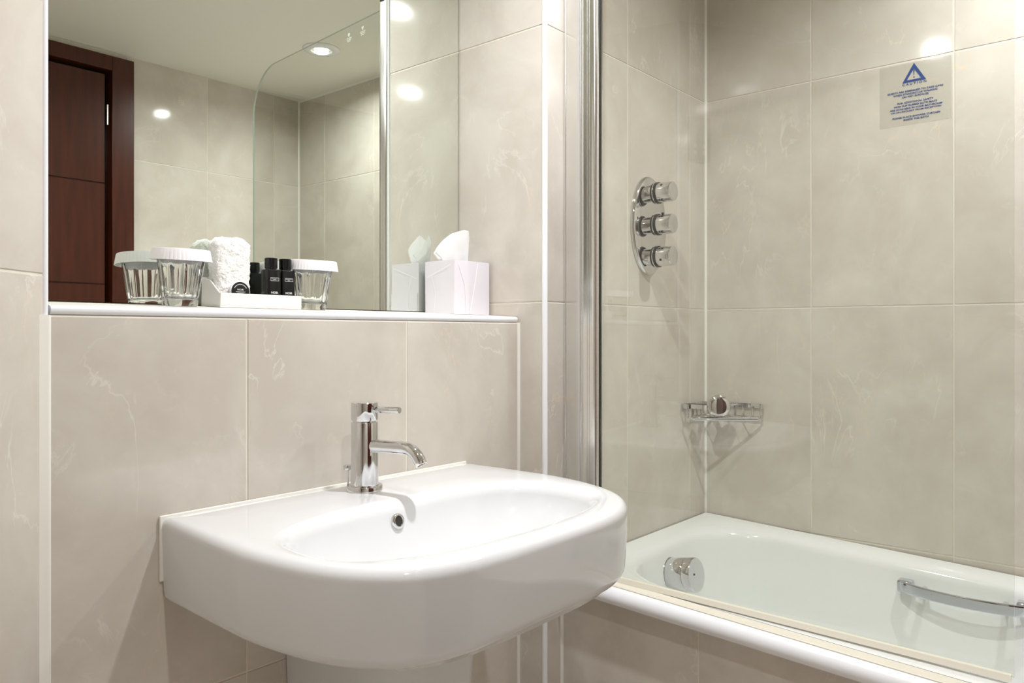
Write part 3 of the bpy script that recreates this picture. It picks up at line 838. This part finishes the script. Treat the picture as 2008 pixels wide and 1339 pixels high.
# rounded-rectangle hinge post with a double groove
def post_outline():
    out = []; hx_, hy_, r_ = .0165, .0195, .0085
    for cx_, cy_, a0 in ((hx_-r_, hy_-r_, 0), (-hx_+r_, hy_-r_, 90), (-hx_+r_, -hy_+r_, 180), (hx_-r_, -hy_+r_, 270)):
        for k in range(9):
            a_ = math.radians(a0+90*k/8); out.append((cx_+r_*math.cos(a_), cy_+r_*math.sin(a_)))
        if a0 == 90:
            for yg in (.0020, -.0035):
                out += [(-hx_, yg+.0007), (-hx_+.0010, yg+.0004), (-hx_+.0010, yg-.0004), (-hx_, yg-.0007)]
    return out
bar_profile('hinge_post', pc, post_outline(), tz(pc.y)+.004, zpt, 'satin')
MB().lathe((pc.x, pc.y, zpt), (0, 0, 1), [(.0205, 0), (.0205, .006), (.016, .010)], 28).build('post_cap', M['black'], T)
# gasket where the glass enters the post, and between post and wall channel
gp = pc + sd*.0205
mb = MB(); mb.prism([gp-snm*.0040-sd*.002+Vector((0,0,tz(gp.y)+.019)), gp+snm*.0040-sd*.002+Vector((0,0,tz(gp.y)+.019)), gp+snm*.0036+sd*.0004+Vector((0,0,tz(gp.y)+.019)), gp-snm*.0036+sd*.0004+Vector((0,0,tz(gp.y)+.019))], (0, 0, ztop-tz(gp.y)-.02)); mb.build('gasket', M['black'], T, smooth=0)
wx0, wx1 = 1.3925, 1.4320
mb = MB(); mb.box(wx0, wx1, .9765, yC-.0008, tz(yC)+.004, zpt); mb.build('wall_channel', M['satin'], T, smooth=0, bevel=.0015)
for yy in (yC-.006, .9830):
    MB().lathe((wx0+.0005, yy, tz(yC)+.004), (0, 0, 1), [(.0022, 0), (.0022, zpt-tz(yC)-.004)], 10).build('channel_bead', M['satin'], T)
MB().box(wx0-.0012, wx0+.006, .9712, .9762, tz(yC)+.004, zpt).build('gasket', M['black'], T, smooth=0)
# etched safety marks near the top
for yy, zz in ((.760, .855), (.829, .856)):
    mb = MB()
    s0 = (P0.y-yy)/(-sd.y)
    def e(u_, v_): p = P0 + sd*(s0+u_) + snm*.0034; return Vector((p.x, p.y, zz+v_))
    fan = [(0, .002), (-.006, .012), (-.003, .0145), (.003, .0145), (.006, .012)]
    mb.add([e(*p) for p in fan], [(0, 1, 2, 3, 4)])
    for k, hw in ((-.0015, .013), (-.0060, .011), (-.0105, .008)):
        for j in range(7):
            a = -hw + 2*hw*j/7; b_ = a + 2*hw/7*.7
            mb.add([e(a, k), e(b_, k), e(b_, k+.0028), e(a, k+.0028)], [(0, 1, 2, 3)])
    o = mb.build('etched_mark', M['etch'], T, smooth=0); o['label'] = 'small etched white safety mark'

# ------------------------------------------------------------------ shower mixer
mx, mz = 1.757, .2775
T = thing('shower_mixer', 'oval chrome shower control plate with three round knobs', 'shower control', (mx, yC, mz-.126))
rings = []
for f_, y in ((1.0, -.0006), (1.0, -.006), (.975, -.0095), (.93, -.0110), (.5, -.0120)):
    rings.append([(mx+.083*f_*math.cos(2*math.pi*k/72), yC+y, mz+.1265*f_*math.sin(2*math.pi*k/72)) for k in range(72)])
MB().loops(rings).build('back_plate', M['chrome'], T, smooth=60)
for i, zk in enumerate((.3565, .2760, .1950)):
    kx = 1.745
    K = MB().lathe((kx, yC-.009, zk), (0, -1, 0), [(.0215, 0), (.0215, .020), (.0205, .021)], 36).build('knob', M['chrome'], T, smooth=40)
    MB().lathe((kx, yC-.0285, zk), (0, -1, 0), [(.0225, 0), (.0262, .0006), (.0262, .0055), (.0245, .0060)], 36).build('dark_collar', M['black'], K, smooth=40)
    MB().lathe((kx, yC-.0345, zk), (0, -1, 0), [(.0275, 0), (.0280, .0006), (.0280, .0022), (.0275, .0028)], 36).build('chrome_ring', M['chrome'], K, smooth=40)
    MB().lathe((kx, yC-.0373, zk), (0, -1, 0), [(.0255, 0), (.0270, .0006), (.0270, .0055), (.0255, .0060)], 36).build('dark_collar', M['black'], K, smooth=40)
    MB().lathe((kx, yC-.0433, zk), (0, -1, 0), [(.0235, 0), (.0248, .0010), (.0248, .0350), (.0236, .0385), (.015, .0392)], 36).build('grip', M['chrome'], K, smooth=40)
    d_ = Vector((-.75, 0, (.62, 1.6, -.35)[i])).normalized()
    MB().lathe(Vector((kx, yC-.058, zk)) + d_*.0243, d_, [(.0032, 0), (.0032, .0012 if i != 1 else .006)], 14).build('stop_button', M['black'], K)

# ------------------------------------------------------------------ corner soap basket
T = thing('soap_basket', 'chrome wire corner soap basket above the bath', 'soap basket', (2.03, .97, -.24))
zr = -.2000
A = Vector((1.934, yC-.006, zr)); Cn = Vector((xD-.009, yC-.009, zr)); B_ = Vector((xD-.006, .853, zr))
fl = Vector((1.955, .985, zr)); fr_ = Vector((2.045, .862, zr))
mb = MB()
def arc3(p, q_, r_, n=5): return [p*(1-t)*(1-t) + q_*2*t*(1-t) + r_*t*t for t in [k/n for k in range(n+1)]]
toprim = [Vector((1.972, .985, zr-.002))] + arc3(Vector((1.945, 1.000, zr)), Vector((1.928, 1.012, zr)), Vector((1.940, yC-.005, zr))) + arc3(Cn+Vector((-.03, 0, 0)), Cn, Cn+Vector((0, -.03, 0))) + arc3(Vector((xD-.006, .868, zr)), Vector((xD-.006, .850, zr)), Vector((xD-.024, .853, zr)))
MB().tube(toprim, 1, flat=(.0016, .0058)).build('top_band', M['chrome'], T, smooth=40)
zl = zr-.0315
low = arc3(Vector((1.947, .999, zl)), Vector((1.938, 1.012, zl)), Vector((1.955, 1.017, zl))) + arc3(Vector((2.04, 1.017, zl)), Vector((2.073, 1.017, zl)), Vector((2.073, .985, zl))) + arc3(Vector((2.073, .875, zl)), Vector((2.075, .850, zl)), Vector((2.060, .862, zl)))
MB().tube(low + [low[0]], .0026, 8).build('lower_frame', M['chrome'], T)
MB().tube([low[0]+Vector((0, 0, -.004)), low[-1]+Vector((0, 0, -.004))], .0030, 8).build('front_rail', M['chrome'], T)
for k in range(1, 6):
    t = k/6; p = low[0]*(1-t) + low[-1]*t
    q_ = p + Vector((.7071, .7071, 0))*.2; s_ = min((2.070-p.x)/.7071, (1.014-p.y)/.7071); q_ = p + Vector((.7071, .7071, 0))*s_
    MB().tube([p, q_], .0016, 6).build('floor_wire', M['chrome'], T)
ups = [(1.944, 1.006), (1.962, 1.018), (1.985, 1.018), (2.010, 1.018), (2.035, 1.018), (2.074, .985), (2.074, .960), (2.074, .935), (2.074, .910), (2.074, .884), (2.070, .858)]
for (x, y) in ups:
    MB().tube([(x, y, zr-.003), (x-.001, y-.001, zl+.008), (x-.004, y-.004, zl)], .0024, 7).build('upright', M['chrome'], T)
dc = Vector((2.000, .9470, -.2010)); dnm = Vector((-.80, -.60, .04)).normalized()
MB().lathe(dc - dnm*.006, dnm, [(.0300, 0), (.0325, .0015), (.0325, .007), (.0300, .0100), (.020, .0122), (.006, .0130)], 40).build('cover_disc', M['chrome'], T, smooth=40)
MB().tube([dc - dnm*.005, Vector((2.072, 1.012, -.2040))], .007, 14).build('mounting_arm', M['chrome'], T)

# ------------------------------------------------------------------ caution sticker
sx = xD - .0004
T = thing('caution_sticker', 'clear caution sticker with blue triangle and text on bath wall', 'sticker', (sx, .475, .512))
MB().box(sx-.0003, sx, .396, .5555, .5125, .664).build('backing_film', M['film'], T, smooth=0)
mb = MB(); xf = sx-.0006
def tri(cy_, pts): return [Vector((xf, y, z)) for y, z in pts]
o_ = [(.4775, .6620), (.5035, .6165), (.4505, .6165)]; i_ = [(.4775, .6480), (.4935, .6222), (.4615, .6222)]
mb.add(tri(0, o_+i_), [(0, 1, 4, 3), (1, 2, 5, 4), (2, 0, 3, 5)])
mb.add(tri(0, [(.4790, .6455), (.4760, .6455), (.4770, .6318), (.4780, .6318)]), [(0, 1, 2, 3)])
mb.add([Vector((xf, .4775+.0016*math.cos(a), .6272+.0016*math.sin(a))) for a in [2*math.pi*k/12 for k in range(12)]], [tuple(range(12))])
mb.build('warning_triangle', M['blue'], T, smooth=0)
for txt, y0_, y1_, z0_, h_, of in (('C A U T I O N', .5035, .4500, .6095, .0054, .03), ('GUESTS ARE REMINDED TO TAKE CARE', .5379, .4136, .5930, .0047, .030), ('WHEN STANDING OR WALKING', .5244, .4261, .5862, .0047, .030), ('ON WET SURFACES', .5048, .4454, .5794, .0047, .030),
        ('FOR ADDITIONAL SAFETY', .5150, .4342, .5655, .0047, .030), ('NON SLIP RUBBER BATH MATS', .5221, .4268, .5582, .0047, .030), ('ARE AVAILABLE IN YOUR BATHROOM', .5323, .4158, .5510, .0047, .030), ('OR ON REQUEST FROM RECEPTION', .5300, .4180, .5440, .0047, .030),
        ('PLEASE PLACE SHOWER CURTAIN', .5260, .4202, .5302, .0047, .030), ('INSIDE THE BATH', .5010, .4454, .5234, .0047, .030)):
    mb = MB(); put_text(mb, txt, (xf, y0_, z0_), (0, y1_-y0_, 0), (0, 0, h_), of)
    mb.build('text_line', M['blue'], T, smooth=0)

# ------------------------------------------------------------------ shaver socket on the angled wall (shows as a reflection in the screen)
ln = Vector((-LDIR.y, LDIR.x, 0)); ln = ln if ln.y < 0 else -ln
c0 = Lc + LDIR*.030; c1 = Lc + LDIR*.118
T = thing('shaver_socket', 'grey shaver socket on the angled wall, reflected in the screen', 'socket', (c0+c1)/2 + Vector((0, 0, .585)))
mb = MB(); mb.prism([c0+Vector((0,0,.585)), c1+Vector((0,0,.585)), c1+ln*.010+Vector((0,0,.585)), c0+ln*.010+Vector((0,0,.585))], (0, 0, .150)); mb.build('face_plate', M['socket'], T, smooth=0, bevel=.002)
for k in range(2):
    for j in range(2):
        p = Lc + LDIR*(.056+.034*k) + ln*.0102 + Vector((0, 0, .615+.022*j))
        MB().lathe(p, ln, [(.0072, 0), (.0072, .0008)], 16).build('pin_hole', M['print'], T)

# ------------------------------------------------------------------ ceiling lamps
for (x, y, wt, lab) in LAMPS:
    T = thing('ceiling_downlight', lab, 'downlight', (x, y, ZC-.012), 'recessed ceiling downlights')
    MB().lathe((x, y, ZC-.0004), (0, 0, -1), [(.068, 0), (.0675, .003), (.060, .0065), (.040, .0080), (.038, .0060), (.0375, .0004)], 48, c0=False, c1=False).build('trim_ring', M['pvc'], T, smooth=50)
    MB().lathe((x, y, ZC-.0006), (0, 0, -1), [(.026, 0), (.0255, .006), (.020, .0085), (.008, .0095)], 32).build('bulb', M['bulb'], T)
    ld_ = bpy.data.lights.new('lamp_light', 'AREA'); ld_.shape = 'DISK'; ld_.size = .052; ld_.energy = wt; ld_.color = LAMP_COL; ld_.spread = math.radians(165)
    lo = link('lamp_light', ld_, (x, y, ZC-.0112), T)

# ------------------------------------------------------------------ lift everything so that the floor lies at z = 0
for o in S.objects:
    if o.parent is None and o.type != 'CAMERA': o.location.z += H0
